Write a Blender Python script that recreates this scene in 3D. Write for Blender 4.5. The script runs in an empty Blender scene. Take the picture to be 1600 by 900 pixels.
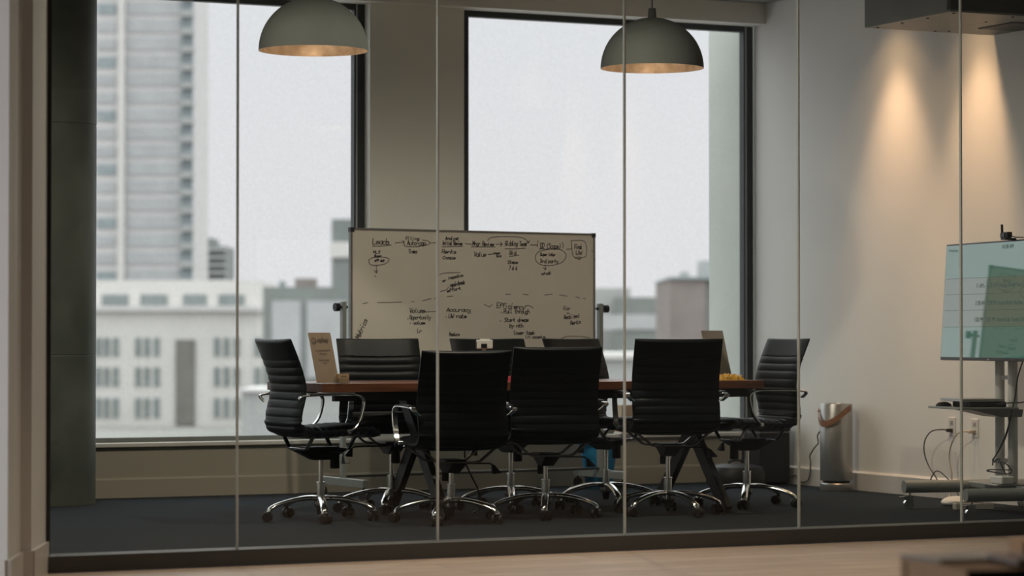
import bpy, bmesh, math, random
from mathutils import Vector, Matrix
random.seed(7)
R = math.radians
SC = bpy.context.scene
COL = SC.collection

# ---------------------------------------------------------------- camera
cam = bpy.data.cameras.new('camera')
cam.sensor_width = 36; cam.lens = 4150 / 1600 * 36
cam.clip_end = 3000
cam.dof.use_dof = True; cam.dof.focus_distance = 14.6; cam.dof.aperture_fstop = 2.4
co = bpy.data.objects.new('camera', cam); COL.objects.link(co)
co.location = (0, 0, 1.02); co.rotation_euler = (R(91.035), 0, R(-25.5))
SC.camera = co

# ---------------------------------------------------------------- world, exposure
SC.view_settings.view_transform = 'Standard'
SC.view_settings.look = 'None'
SC.view_settings.gamma = 1; SC.view_settings.use_curve_mapping = False
SC.view_settings.exposure = 0.0
SC.cycles.use_denoising = True
SC.cycles.max_bounces = 10; SC.cycles.transparent_max_bounces = 24
SC.cycles.caustics_reflective = False; SC.cycles.caustics_refractive = False
SC.cycles.sample_clamp_indirect = 6
w = bpy.data.worlds.new('world'); SC.world = w; w.use_nodes = True
nt = w.node_tree; nt.nodes.clear()
wo = nt.nodes.new('ShaderNodeOutputWorld'); bg = nt.nodes.new('ShaderNodeBackground')
tc = nt.nodes.new('ShaderNodeTexCoord'); sp = nt.nodes.new('ShaderNodeSeparateXYZ')
cr = nt.nodes.new('ShaderNodeValToRGB')
nt.links.new(tc.outputs['Generated'], sp.inputs[0]); nt.links.new(sp.outputs['Z'], cr.inputs[0])
cr.color_ramp.elements[0].position = 0.0; cr.color_ramp.elements[0].color = (1.035, .975, 1.015, 1)
cr.color_ramp.elements[1].position = .13; cr.color_ramp.elements[1].color = (1.045, 1.01, 1.06, 1)
e = cr.color_ramp.elements.new(1.0); e.color = (3.65, 3.68, 3.62, 1)      # overcast sky: the zenith is about three times the horizon
nt.links.new(cr.outputs[0], bg.inputs[0]); bg.inputs[1].default_value = 1.0
nt.links.new(bg.outputs[0], wo.inputs[0])

def light(name, kind, loc, rot, energy, color, **kw):
    l = bpy.data.lights.new(name, kind); l.energy = energy; l.color = color
    for k, v in kw.items(): setattr(l, k, v)
    o = bpy.data.objects.new(name, l); COL.objects.link(o); o.location = loc; o.rotation_euler = rot
    return o
# sampling portals in the openings (no light of their own)
def portal(name, loc, rot, sx, sy):
    o = light(name, 'AREA', loc, rot, 1, (1, 1, 1), shape='RECTANGLE', size=sx, size_y=sy)
    o.data.cycles.is_portal = True
portal('portal_window_left', (4.7, 16.42, 1.77), (R(-90), 0, 0), 3.9, 2.9)
portal('portal_window_right', (8.46, 16.42, 1.77), (R(-90), 0, 0), 2.2, 2.9)
portal('portal_hall', (-.85, 9.75, 1.65), (0, R(-90), 0), 3.1, 7.5)
# warm wall-washer downlights by the right wall, downlights of the room and of the hall
WARM = (1, .62, .33)
for y in (14.42, 13.50):
    light('wall_washer', 'SPOT', (9.33, y, 3.33), (0, R(-4), 0), 23, WARM, spot_size=R(92), spot_blend=1, shadow_soft_size=.07)
    light('wall_washer_beam', 'SPOT', (9.30, y, 3.33), (0, R(-7), 0), 150, (1, .60, .34), spot_size=R(52), spot_blend=1, shadow_soft_size=.07)
for x, y in ((4.3, 12.7), (6.42, 12.7)):
    light('room_downlight', 'SPOT', (x, y, 3.33), (0, 0, 0), 150, (1, .88, .70), spot_size=R(165), spot_blend=.6, shadow_soft_size=.05)
for x, y in ((4.7, 10.1), (6.2, 10.1), (5.6, 6.5)):
    light('hall_downlight', 'SPOT', (x, y, 3.33), (0, 0, 0), 88, (1, .76, .60), spot_size=R(80), spot_blend=.6, shadow_soft_size=.06)

# ---------------------------------------------------------------- materials
def mat(name, col, rough=.5, metal=0, var=.06, scale=12, bump=0, coat=0, emis=None, es=1, stretch=None, spec=None, col2=None):
    m = bpy.data.materials.new(name); m.use_nodes = True
    n = m.node_tree.nodes; l = m.node_tree.links; b = n['Principled BSDF']
    t = n.new('ShaderNodeTexCoord'); mp = n.new('ShaderNodeMapping'); no = n.new('ShaderNodeTexNoise')
    l.new(t.outputs['Object'], mp.inputs[0]); l.new(mp.outputs[0], no.inputs['Vector'])
    no.inputs['Scale'].default_value = scale; no.inputs['Detail'].default_value = 5
    if stretch: mp.inputs['Scale'].default_value = stretch
    c = n.new('ShaderNodeValToRGB'); l.new(no.outputs['Fac'], c.inputs[0])
    a = [max(0, v * (1 - var)) for v in col] + [1]; d = ([min(1, v * (1 + var)) for v in col] if col2 is None else list(col2)) + [1]
    c.color_ramp.elements[0].color = a; c.color_ramp.elements[1].color = d
    c.color_ramp.elements[0].position = .3; c.color_ramp.elements[1].position = .7
    l.new(c.outputs[0], b.inputs['Base Color'])
    b.inputs['Roughness'].default_value = rough; b.inputs['Metallic'].default_value = metal
    if spec is not None: b.inputs['Specular IOR Level'].default_value = spec
    if coat: b.inputs['Coat Weight'].default_value = coat; b.inputs['Coat Roughness'].default_value = .05
    if bump:
        bp = n.new('ShaderNodeBump'); bp.inputs['Strength'].default_value = bump; bp.inputs['Distance'].default_value = .01
        l.new(no.outputs['Fac'], bp.inputs['Height']); l.new(bp.outputs[0], b.inputs['Normal'])
    if emis:
        b.inputs['Emission Color'].default_value = list(emis) + [1]; b.inputs['Emission Strength'].default_value = es
    return m
def glass(name, tint, refl_rough=0.0, ior=1.45, speck=False):
    m = bpy.data.materials.new(name); m.use_nodes = True
    n = m.node_tree.nodes; l = m.node_tree.links; n.clear()
    o = n.new('ShaderNodeOutputMaterial'); mx = n.new('ShaderNodeMixShader'); tr = n.new('ShaderNodeBsdfTransparent')
    gl = n.new('ShaderNodeBsdfGlossy'); lw = n.new('ShaderNodeLayerWeight'); lw.inputs[0].default_value = .5
    pw = n.new('ShaderNodeMath'); pw.operation = 'POWER'; pw.inputs[1].default_value = 5; l.new(lw.outputs['Facing'], pw.inputs[0])
    fr = n.new('ShaderNodeMath'); fr.operation = 'MULTIPLY_ADD'; fr.inputs[1].default_value = .96; fr.inputs[2].default_value = .04; l.new(pw.outputs[0], fr.inputs[0])
    gl.inputs['Roughness'].default_value = refl_rough
    tr.inputs[0].default_value = list(tint) + [1]
    l.new(fr.outputs[0], mx.inputs[0]); l.new(tr.outputs[0], mx.inputs[1]); l.new(gl.outputs[0], mx.inputs[2])
    if speck:   # dried rain spots on the outer panes
        t = n.new('ShaderNodeTexCoord'); no = n.new('ShaderNodeTexNoise'); c = n.new('ShaderNodeValToRGB')
        no.inputs['Scale'].default_value = 60; no.inputs['Detail'].default_value = 2
        l.new(t.outputs['Object'], no.inputs['Vector']); l.new(no.outputs['Fac'], c.inputs[0])
        c.color_ramp.elements[0].position = .40; c.color_ramp.elements[0].color = [v * .985 for v in tint] + [1]
        c.color_ramp.elements[1].position = .60; c.color_ramp.elements[1].color = list(tint) + [1]
        l.new(c.outputs[0], tr.inputs[0])
    l.new(mx.outputs[0], o.inputs[0])
    return m
M = {}
M['wall_shade'] = mat('wall_paint_shaded', (.34, .31, .255), .75, var=.015, scale=3, bump=.01)  # wall paint darkened: shade on the lower back wall and baseboard is in the colour
M['wall'] = mat('wall_paint', (.80, .79, .73), .75, var=.015, scale=3, bump=.01)
M['wall_r'] = mat('wall_paint_smooth', (.82, .81, .775), .6, var=.012, scale=3, bump=.01)
M['hallwall'] = mat('hall_wall_paint', (.62, .625, .605), .75, var=.02, scale=2)
M['base'] = mat('baseboard_paint', (.62, .60, .565), .38, var=.015, scale=4)
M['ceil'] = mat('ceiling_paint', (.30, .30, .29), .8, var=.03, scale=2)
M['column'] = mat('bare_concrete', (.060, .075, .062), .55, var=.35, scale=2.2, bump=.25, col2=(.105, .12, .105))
M['carpet'] = mat('carpet', (.006, .012, .018), 1, var=.3, scale=130, bump=.6, spec=.08, col2=(.032, .044, .056))
M['floorwood'] = None
M['kerb'] = mat('kerb_paint', (.075, .078, .072), .5, var=.05, scale=6)
M['frame'] = mat('window_frame_black', (.022, .028, .032), .45, var=.1)
M['framelight'] = mat('window_frame_strip', (.42, .44, .43), .4, var=.04)
M['railgrey'] = mat('grey_sill_rail', (.16, .17, .16), .5, var=.05)
M['extwhite'] = mat('exterior_render', (.52, .55, .51), .8, var=.04, scale=3)
M['gpane'] = glass('partition_glass', (.955, .968, .96))
M['wpane'] = glass('window_glass', (.955, .972, .972), speck=True)
M['joint'] = mat('silicone_joint', (.60, .63, .59), .35, var=.05)
M['leather'] = mat('black_leather', (.0042, .0062, .0075), .42, spec=.20, var=.25, scale=40, bump=.06)
M['chrome'] = mat('polished_chrome', (.85, .86, .85), .17, metal=1, var=.03)
M['dchrome'] = mat('dark_polished_steel', (.20, .20, .20), .2, metal=1, var=.04)
M['black'] = mat('black_plastic', (.007, .008, .010), .45, spec=.3, var=.2)
M['blacksteel'] = mat('black_steel', (.016, .018, .020), .5, var=.15, scale=20)
M['tabletop'] = mat('walnut', (.115, .040, .020), .35, var=.3, scale=3, stretch=(1, 14, 14), col2=(.22, .085, .042))
M['board'] = mat('whiteboard_enamel', (.70, .665, .60), .16, var=.02, scale=3)
M['alu'] = mat('grey_aluminium', (.20, .195, .185), .4, metal=.3, var=.05)
M['greymetal'] = mat('grey_painted_metal', (.27, .29, .28), .4, metal=.2, var=.04)
M['litmetal'] = mat('grey_metal_lit', (.64, .65, .62), .4, metal=.1, var=.04)  # paler copy of the cart metal; stronger light on the poles is in the colour
M['ink'] = mat('marker_ink', (.035, .032, .035), .5, var=.2)
M['lamp_out'] = mat('lamp_enamel', (.086, .094, .090), .85, var=.04, scale=6, spec=.15)
M['lamp_in'] = mat('gold_leaf', (.60, .45, .32), .42, metal=.35, var=.22, scale=14, bump=.25, col2=(.85, .70, .55))
M['bulb'] = mat('bulb', (.9, .8, .7), .4, emis=(1, .7, .42), es=2.0)
M['cable'] = mat('cable_black', (.012, .012, .013), .5, var=.2)
M['wcable'] = mat('cable_cream', (.55, .48, .38), .5, var=.1)
M['ltgrey'] = mat('light_grey_plastic', (.42, .40, .37), .45, var=.05)
M['white'] = mat('white_plastic', (.70, .69, .66), .4, var=.03)
M['silver'] = mat('brushed_silver', (.44, .44, .43), .33, metal=.75, var=.05, scale=20, stretch=(40, 40, 1))
M['tanleather'] = mat('tan_leather', (.26, .13, .07), .55, var=.2, scale=30)
M['kraft'] = mat('kraft_paper', (.50, .34, .235), .7, var=.06, scale=10)
M['kraftlight'] = mat('pale_card', (.44, .37, .31), .7, var=.05, scale=10)
M['cardtan'] = mat('business_card_stock', (.62, .42, .25), .7, var=.06)
M['acrylic'] = glass('acrylic', (.93, .95, .95))
M['blue'] = mat('blue_plastic', (.015, .17, .36), .35, var=.25, scale=8, col2=(.03, .27, .50))
M['yellow'] = mat('yellow_wrapper', (.62, .30, .03), .35, var=.3, scale=25, bump=.3, col2=(.85, .52, .08))
M['red'] = mat('red_plastic', (.75, .05, .08), .4, var=.1)
M['box_metal'] = mat('galvanised_sheet', (.20, .21, .20), .5, metal=.2, var=.05, scale=5)
M['box_metal_d'] = mat('shaded_dark_sheet', (.05, .055, .055), .6, var=.1, scale=5)
M['cardboard'] = mat('cardboard', (.48, .36, .26), .8, var=.06)
M['bezel'] = mat('screen_bezel', (.012, .014, .015), .3, var=.1)
M['screen'] = mat('screen_glass', (.01, .03, .025), .03, var=.02, scale=2, emis=(.05, .11, .085), es=1)
M['screenband'] = mat('screen_band', (.02, .03, .025), .03, var=.02, scale=2, emis=(.065, .090, .066), es=1)
for q in ('screen', 'screenband'): M[q].node_tree.nodes['Principled BSDF'].inputs['IOR'].default_value = 2.6
M['screentext'] = mat('screen_text', (.02, .05, .05), .3, var=.1, emis=(.006, .016, .013), es=1)
M['tan'] = mat('tan_cloth_cover', (.56, .37, .22), .7, var=.08, scale=20)
M['magblue'] = mat('magazine_cover_pale', (.36, .36, .34), .3, var=.2, scale=9, col2=(.55, .55, .53))
M['magred'] = mat('magazine_cover_red', (.10, .07, .055), .3, var=.2, scale=11, col2=(.30, .10, .08))
M['tablewood'] = mat('dark_stained_wood', (.06, .04, .03), .5, var=.2, scale=3, stretch=(1, 10, 10))
# outside; distant haze is put into the pale facade colours
M['f_tower'] = mat('tower_concrete', (.62, .60, .605), .9, var=.04, scale=.3)
M['f_glass'] = mat('tower_glazing', (.44, .445, .46), .5, var=.08, scale=.4)
M['f_dark'] = mat('balcony_shade', (.30, .34, .36), .8, var=.12, scale=.6)
M['f_white'] = mat('facade_white', (.66, .635, .62), .9, var=.04, scale=.3)
M['f_bay'] = mat('facade_bay', (.20, .19, .175), .9, var=.12, scale=.6)
M['f_win'] = mat('facade_window', (.22, .25, .25), .5, var=.15, scale=.8)
M['f_bluegrey'] = mat('facade_bluegrey', (.205, .225, .22), .6, var=.1, scale=.4)
M['f_brick'] = mat('facade_brick', (.235, .20, .19), .9, var=.15, scale=.5)
M['f_pale'] = mat('facade_pale', (.40, .405, .405), .9, var=.06, scale=.2)
M['street'] = mat('pale_pavement', (.26, .255, .24), .9, var=.06, scale=.2)
M['car'] = mat('pale_car_paint', (.55, .60, .63), .3, var=.05)

def plank_mat():
    m = bpy.data.materials.new('oak_planks'); m.use_nodes = True
    n = m.node_tree.nodes; l = m.node_tree.links; b = n['Principled BSDF']
    t = n.new('ShaderNodeTexCoord'); br = n.new('ShaderNodeTexBrick'); mp = n.new('ShaderNodeMapping'); no = n.new('ShaderNodeTexNoise')
    l.new(t.outputs['Object'], br.inputs['Vector']); l.new(t.outputs['Object'], mp.inputs[0]); l.new(mp.outputs[0], no.inputs['Vector'])
    mp.inputs['Scale'].default_value = (1.2, 22, 1); no.inputs['Scale'].default_value = 2.5; no.inputs['Detail'].default_value = 7
    br.inputs['Scale'].default_value = 1; br.inputs['Brick Width'].default_value = 1.6; br.inputs['Row Height'].default_value = .17
    br.inputs['Mortar Size'].default_value = .002
    br.inputs['Color1'].default_value = (.52, .42, .33, 1); br.inputs['Color2'].default_value = (.43, .34, .265, 1); br.inputs['Mortar'].default_value = (.10, .08, .06, 1)
    c = n.new('ShaderNodeValToRGB'); l.new(no.outputs['Fac'], c.inputs[0])
    c.color_ramp.elements[0].color = (.72, .70, .68, 1); c.color_ramp.elements[0].position = .32
    c.color_ramp.elements[1].color = (1.1, 1.1, 1.1, 1); c.color_ramp.elements[1].position = .68
    mx = n.new('ShaderNodeMixRGB'); mx.blend_type = 'MULTIPLY'; mx.inputs[0].default_value = 1
    l.new(br.outputs[0], mx.inputs[1]); l.new(c.outputs[0], mx.inputs[2]); l.new(mx.outputs[0], b.inputs['Base Color'])
    b.inputs['Roughness'].default_value = .42
    return m
M['floorwood'] = plank_mat()

# ---------------------------------------------------------------- mesh helpers
def bm_box(bm, x0, x1, y0, y1, z0, z1):
    v = [bm.verts.new(p) for p in ((x0,y0,z0),(x1,y0,z0),(x1,y1,z0),(x0,y1,z0),(x0,y0,z1),(x1,y0,z1),(x1,y1,z1),(x0,y1,z1))]
    for f in ((0,3,2,1),(4,5,6,7),(0,1,5,4),(1,2,6,5),(2,3,7,6),(3,0,4,7)): bm.faces.new([v[i] for i in f])
    return v
def bm_prism(bm, pts, z0, z1):
    a = [bm.verts.new((p[0], p[1], z0)) for p in pts]; b = [bm.verts.new((p[0], p[1], z1)) for p in pts]
    bm.faces.new(a[::-1]); bm.faces.new(b); k = len(pts)
    for i in range(k): bm.faces.new((a[i], a[(i+1) % k], b[(i+1) % k], b[i]))
def catmull(pts, n):
    P = [Vector(p) for p in pts]; P = [2*P[0]-P[1]] + P + [2*P[-1]-P[-2]]; out = []
    for i in range(1, len(P)-2):
        for k in range(n):
            t = k/n
            out.append(.5*((2*P[i]) + (-P[i-1]+P[i+1])*t + (2*P[i-1]-5*P[i]+4*P[i+1]-P[i+2])*t*t + (-P[i-1]+3*P[i]-3*P[i+1]+P[i+2])*t**3))
    out.append(P[-2]); return out
def bm_tube(bm, pts, r, seg=8):
    P = [Vector(p) for p in pts]; rs = r if isinstance(r, (list, tuple)) else [r]*len(P)
    rings = []; up = None
    for i, p in enumerate(P):
        t = (P[min(i+1, len(P)-1)] - P[max(i-1, 0)]).normalized()
        if up is None: up = Vector((0,0,1)) if abs(t.z) < .9 else Vector((1,0,0))
        up = (up - t*up.dot(t))
        up = up.normalized() if up.length > 1e-6 else t.orthogonal().normalized()
        s = t.cross(up)
        rings.append([bm.verts.new(p + (up*math.cos(a) + s*math.sin(a))*rs[i]) for a in [2*math.pi*k/seg for k in range(seg)]])
    for a, b in zip(rings, rings[1:]):
        for k in range(seg): bm.faces.new((a[k], a[(k+1) % seg], b[(k+1) % seg], b[k]))
    bm.faces.new(rings[0][::-1]); bm.faces.new(rings[-1])
def bm_bar(bm, pts, wd, th, side=(0,1,0), rnd=.35):
    """flat bar swept along pts: wd along side, th across; both may be lists"""
    P = [Vector(p) for p in pts]; S = Vector(side).normalized(); rings = []
    for i, p in enumerate(P):
        t = (P[min(i+1, len(P)-1)] - P[max(i-1, 0)]).normalized(); n = t.cross(S).normalized()
        W = (wd[i] if isinstance(wd, (list, tuple)) else wd)/2; H = (th[i] if isinstance(th, (list, tuple)) else th)/2
        c = min(W, H)*rnd
        q = [(W-c,H),(-W+c,H),(-W,H-c),(-W,-H+c),(-W+c,-H),(W-c,-H),(W,-H+c),(W,H-c)]
        rings.append([bm.verts.new(p + S*a + n*b) for a, b in q])
    for a, b in zip(rings, rings[1:]):
        for k in range(8): bm.faces.new((a[k], a[(k+1) % 8], b[(k+1) % 8], b[k]))
    bm.faces.new(rings[0][::-1]); bm.faces.new(rings[-1])
def bm_lathe(bm, prof, seg=32, c=(0,0), closed=False):
    rings = []
    for r, z in prof:
        if r < 1e-5: rings.append([bm.verts.new((c[0], c[1], z))])
        else: rings.append([bm.verts.new((c[0]+r*math.cos(2*math.pi*k/seg), c[1]+r*math.sin(2*math.pi*k/seg), z)) for k in range(seg)])
    pr = list(zip(rings, rings[1:])) + ([(rings[-1], rings[0])] if closed else [])
    for a, b in pr:
        for k in range(seg):
            k2 = (k+1) % seg
            if len(a) == 1 and len(b) == 1: continue
            if len(a) == 1: bm.faces.new((a[0], b[k2], b[k]))
            elif len(b) == 1: bm.faces.new((a[k], a[k2], b[0]))
            else: bm.faces.new((a[k], a[k2], b[k2], b[k]))
def obj(name, bm, m, parent=None, loc=(0,0,0), rot=(0,0,0), smooth=False, bevel=0):
    bmesh.ops.recalc_face_normals(bm, faces=bm.faces)
    me = bpy.data.meshes.new(name); bm.to_mesh(me); bm.free(); me.materials.append(m)
    if smooth:
        for p in me.polygons: p.use_smooth = True
        try: me.set_sharp_from_angle(angle=R(smooth if smooth is not True else 40))
        except Exception: pass
    o = bpy.data.objects.new(name, me); COL.objects.link(o); o.location = loc; o.rotation_euler = rot
    if parent: o.parent = parent
    if bevel:
        b = o.modifiers.new('bevel', 'BEVEL'); b.width = bevel; b.segments = 2; b.limit_method = 'ANGLE'
    return o
def B(name, box, m, parent=None, bevel=0, **k):
    bm = bmesh.new(); bm_box(bm, *box); return obj(name, bm, m, parent, bevel=bevel, **k)
def struct(name, bm, m, **k):
    o = obj(name, bm, m, **k); o['kind'] = 'structure'; return o
def sbox(name, box, m, **k):
    o = B(name, box, m, **k); o['kind'] = 'structure'; return o
def tag(o, label, cat, group=None):
    o['label'] = label; o['category'] = cat
    if group: o['group'] = group
    return o
def empty(name, label, cat, loc=(0,0,0), rz=0, group=None, rx=0):
    o = bpy.data.objects.new(name, None); COL.objects.link(o); o.location = loc; o.rotation_euler = (rx, 0, rz)
    o.empty_display_size = .1
    return tag(o, label, cat, group)
CT, ST = math.cos(R(25.5)), math.sin(R(25.5))
def VW(r, d, z=0):            # metres to the right of and along the viewing direction -> place in the world
    return Vector((r*CT + d*ST, -r*ST + d*CT, z))

# ================================================================ SETTING
CZ = 3.36
sbox('floor', (2.5, 9.8, 11.30, 16.32, -.12, 0), M['carpet'])
sbox('floor_hall', (-1.0, 9.8, -2.0, 11.165, -.12, 0), M['floorwood'])
sbox('floor_hall_side', (-1.0, 2.3, 11.165, 15.0, -.12, 0), M['floorwood'])
sbox('ceiling_hall_side', (-1.0, 2.5, 11.16, 15.0, CZ, CZ+.15), M['ceil'])
sbox('wall_hall_side', (-1.0, 2.3, 15.0, 15.2, 0, CZ), M['hallwall'])
sbox('ceiling', (2.5, 9.8, 11.16, 16.32, CZ, CZ+.15), M['ceil'])
sbox('ceiling_hall', (-1.0, 9.8, -2.0, 11.16, CZ, CZ+.15), M['ceil'])
sbox('wall_right', (9.65, 9.85, 11.16, 16.24, 0, CZ), M['wall_r'])
sbox('wall_left', (2.3, 2.5, 11.5, 16.32, 0, CZ), M['wall'])
sbox('wall_back', (2.5, 9.65, 16.19, 16.36, 0, .318), M['wall_shade'])
sbox('wall_back_pier', (6.676, 7.357, 16.17, 16.50, .345, CZ), M['wall'])
sbox('wall_back_beam', (2.5, 9.65, 16.08, 16.36, 3.215, CZ), M['wall'])
sbox('trim_1', (2.5, 9.65, 16.158, 16.26, .319, .345), M['base'], bevel=.004)
def baseboard(name, a, b, nrm, h=.125, t=.018, m=M['base']):
    A, Bv, N = Vector(a), Vector(b), Vector(nrm); bm = bmesh.new()
    prof = [(0, 0), (t, 0), (t, h-.012), (t-.010, h), (0, h)]
    ra = [bm.verts.new((A.x+N.x*p, A.y+N.y*p, q)) for p, q in prof]; rb = [bm.verts.new((Bv.x+N.x*p, Bv.y+N.y*p, q)) for p, q in prof]
    for i in range(5): bm.faces.new((ra[i], ra[(i+1) % 5], rb[(i+1) % 5], rb[i]))
    bm.faces.new(ra); bm.faces.new(rb[::-1]); return struct(name, bm, m)
baseboard('baseboard_back', (2.5, 16.19), (9.65, 16.19), (0, -1), m=M['wall_shade'])
baseboard('baseboard_right', (9.65, 16.17), (9.65, 11.30), (-1, 0))
# round concrete column
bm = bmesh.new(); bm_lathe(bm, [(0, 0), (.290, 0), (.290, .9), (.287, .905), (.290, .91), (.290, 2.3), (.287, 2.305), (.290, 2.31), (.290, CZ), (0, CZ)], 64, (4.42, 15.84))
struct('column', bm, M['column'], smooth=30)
# hall shell
sbox('wall_hall_right', (9.65, 9.85, -2.0, 11.16, 0, CZ), M['hallwall'])
sbox('wall_hall_back', (-1.0, 9.8, -2.2, -2.0, 0, CZ), M['hallwall'])
bm = bmesh.new()
for bx in ((-1.0,-.8,-2,6,0,CZ), (-1.0,-.8,13.5,15.0,0,CZ), (-1.0,-.8,6,13.5,0,.1), (-1.0,-.8,6,13.5,3.2,CZ)): bm_box(bm, *bx)
struct('wall_hall_left', bm, M['hallwall'])
# stepped wall end left of the partition
def vp(px, d): v = VW((px-800)/4150*d, d); return (v.x, v.y)
P0, P1, P2, P3, P4 = vp(-900, 13.5), vp(13, 10.5), vp(33, 10.93), vp(50, 10.97), vp(73.5, 11.47)
bm = bmesh.new(); bm_prism(bm, [P0, P1, P2, P3, P4, (P4[0]-.01, 11.8)], 0, CZ); struct('wall_front_left', bm, M['hallwall'])
def off(a, b, t):
    d = Vector((b[0]-a[0], b[1]-a[1])).normalized(); return Vector((d.y, -d.x))*t
def bb_prism(name, a, b, t=.014, h=.135):
    o = off(a, b, t); bm = bmesh.new(); bm_prism(bm, [a, (a[0]+o.x, a[1]+o.y), (b[0]+o.x, b[1]+o.y), b], 0, h)
    return struct(name, bm, M['base'])
bb_prism('baseboard_front_a', P0, P1); bb_prism('baseboard_front_b', P1, P2); bb_prism('baseboard_front_c', P2, P3); bb_prism('baseboard_front_d', P3, P4)
# glass partition: kerb, panes, joints, head rail
sbox('trim_3', (P4[0]-.01, 9.65, 11.165, 11.30, 0, .073), M['kerb'], bevel=.003)
sbox('trim_4', (P4[0]-.01, 9.65, 11.19, 11.26, CZ-.05, CZ), M['frame'])
gx = [3.135, 3.995, 4.972, 5.948, 6.919, 7.886, 8.86, 9.645]
for i in range(7):
    o = sbox('window_%d' % (i+3), (gx[i]+.004, gx[i+1]-.004, 11.216, 11.228, .073, CZ-.05), M['gpane'])
for i in range(1, 7):
    sbox('trim_%d' % (i+4), (gx[i]-.0038, gx[i]+.0038, 11.214, 11.230, .073, CZ-.05), M['joint'])
sbox('trim_11', (gx[0]-.012, gx[0]+.004, 11.205, 11.24, .073, CZ-.05), M['frame'])
# outer windows
def window(name, x0, x1, z0=.345, z1=3.25, fw=.075):
    y0, y1 = 16.26, 16.32
    bm = bmesh.new()
    bm_box(bm, x0, x1, y0, y1, z1-fw, z1); 
    bm_box(bm, x0, x0+fw, y0, y1, z0+.03, z1-fw); bm_box(bm, x1-fw, x1, y0, y1, z0+.03, z1-fw)
    f = struct(name, bm, M['frame'])
    bm = bmesh.new()
    bm_box(bm, x1-fw+.012, x1-fw+.022, y0-.003, y0+.01, z0+.03, z1-.03)
    s = obj('window_strip', bm, M['framelight'], f)
    B('bottom_rail', (x0, x1, y0, y1, z0, z0+.03), M['railgrey'], f)
    p = B('window_pane', (x0+fw, x1-fw, 16.29, 16.296, z0+.03, z1-fw), M['wpane'], f)
window('window_1', 2.5, 6.676); window('window_2', 7.357, 9.65)
bm = bmesh.new(); bm_box(bm, 9.60, 9.95, 16.34, 16.80, -.5, 3.8); struct('exterior_fin', bm, M['extwhite'])
sbox('exterior_ledge', (2.3, 9.95, 16.36, 16.62, .28, .335), M['extwhite'])

# ================================================================ OUTSIDE, far away
def fbox(bm, r0, r1, d, z0, z1, dep):
    c = [VW(r0, d), VW(r1, d), VW(r1, d+dep), VW(r0, d+dep)]
    bm_prism(bm, [(v.x, v.y) for v in c], z0, z1)
def FB(name, r0, r1, d, z0, z1, dep, m, parent=None):
    bm = bmesh.new(); fbox(bm, r0, r1, d, z0, z1, dep); return obj(name, bm, M[m], parent)
G = -9.2
bm = bmesh.new(); bm_prism(bm, [tuple(VW(r, d).xy) for r, d in ((-120, 30), (120, 30), (300, 900), (-300, 900))], G-.5, G); o = struct('ground_street', bm, M['street'])
# tower with balconies, 420 m away (28 px per storey)
D = 420; px = D/4150
t = empty('apartment_tower', 'tall pale high-rise tower with glazed bands and a column of balconies', 'building', VW(-60, D, G))
t.location = (0, 0, 0)
FB('tower_body', -71, -50.6, D, G, 95, 22, 'f_tower', t)
FB('pilaster', (185-800)*px, (195-800)*px, D-1.2, G, 95, 1.3, 'f_white', t)
FB('balcony_core', (283-800)*px, (301-800)*px, D-.3, 10, 95, .4, 'f_dark', t)
z = 9.0; i = 0
while z < 56:
    FB('window_band', (197-800)*px, (281-800)*px, D-.25, z+.55, z+2.55, .3, 'f_glass', t)
    FB('window', (151-800)*px, (181-800)*px, D-.25, z+.6, z+2.2, .3, 'f_glass' if i % 3 else 'f_dark', t)
    FB('balcony', (284-800)*px, (303.5-800)*px, D-2.0, z+.0, z+1.0, 1.8, 'f_pale', t)
    z += 2.83; i += 1
# white block with window triples, 300 m
D = 300; px = D/4150; zz = lambda y: 1.02+(525-y)*px
t = empty('office_block', 'low white office block with rows of triple windows and a dark vertical bay', 'building')
FB('block_body', (100-800)*px, (411-800)*px, D, G, zz(480), 30, 'f_white', t)
FB('upper_storey', (100-800)*px, (400-800)*px, D+3, zz(482), zz(437), 22, 'f_white', t)
FB('cornice', (98-800)*px, (413-800)*px, D-.8, zz(486), zz(478), 1.2, 'f_tower', t)
FB('dark_bay', (275-800)*px, (305-800)*px, D-.3, zz(664), zz(531), .5, 'f_bay', t)['label'] = 'dark grey vertical bay'
for a, b in ((153, 195), (214, 256), (281, 318), (337, 378)):
    FB('window', (a-800)*px, (b-800)*px, D+2.8, zz(477), zz(460), .4, 'f_win', t)
for y0, y1 in ((528, 556), (574, 603), (622, 652)):
    for xs in ((150, 163, 177), (212, 226, 241), (335, 350, 366)):
        for x in xs: FB('window', (x-800)*px, (x+8.5-800)*px, D-.2, zz(y1), zz(y0), .4, 'f_win', t)
    FB('window', (398-800)*px, (408-800)*px, D-.2, zz(y1), zz(y0), .4, 'f_win', t)
D = 600; px = D/4150
t = empty('distant_tower', 'hazy blue-grey stepped tower just right of the tall high-rise', 'building')
FB('tower_body', (288-800)*px, (352-800)*px, D, G, 1+(525-384)*px, 20, 'f_bluegrey', t)
FB('roof_block', (300-800)*px, (330-800)*px, D+2, 1+(525-386)*px, 1+(525-371)*px, 14, 'f_bluegrey', t)
for k in range(5): FB('balcony', (284-800)*px, (355-800)*px, D-2, 1+(525-440+k*12)*px, 1+(525-436+k*12)*px, 2.1, 'f_pale', t)
D = 260; px = D/4150
t = empty('glass_office', 'blue-grey glazed office building with rooftop plant, seen left of the whiteboard', 'building')
FB('block_body', (411-800)*px, (600-800)*px, D, G, 1+(525-448)*px, 20, 'f_bluegrey', t)
FB('window', (425-800)*px, (470-800)*px, D-.2, 1+(525-590)*px, 1+(525-470)*px, .4, 'f_glass', t)
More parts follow.
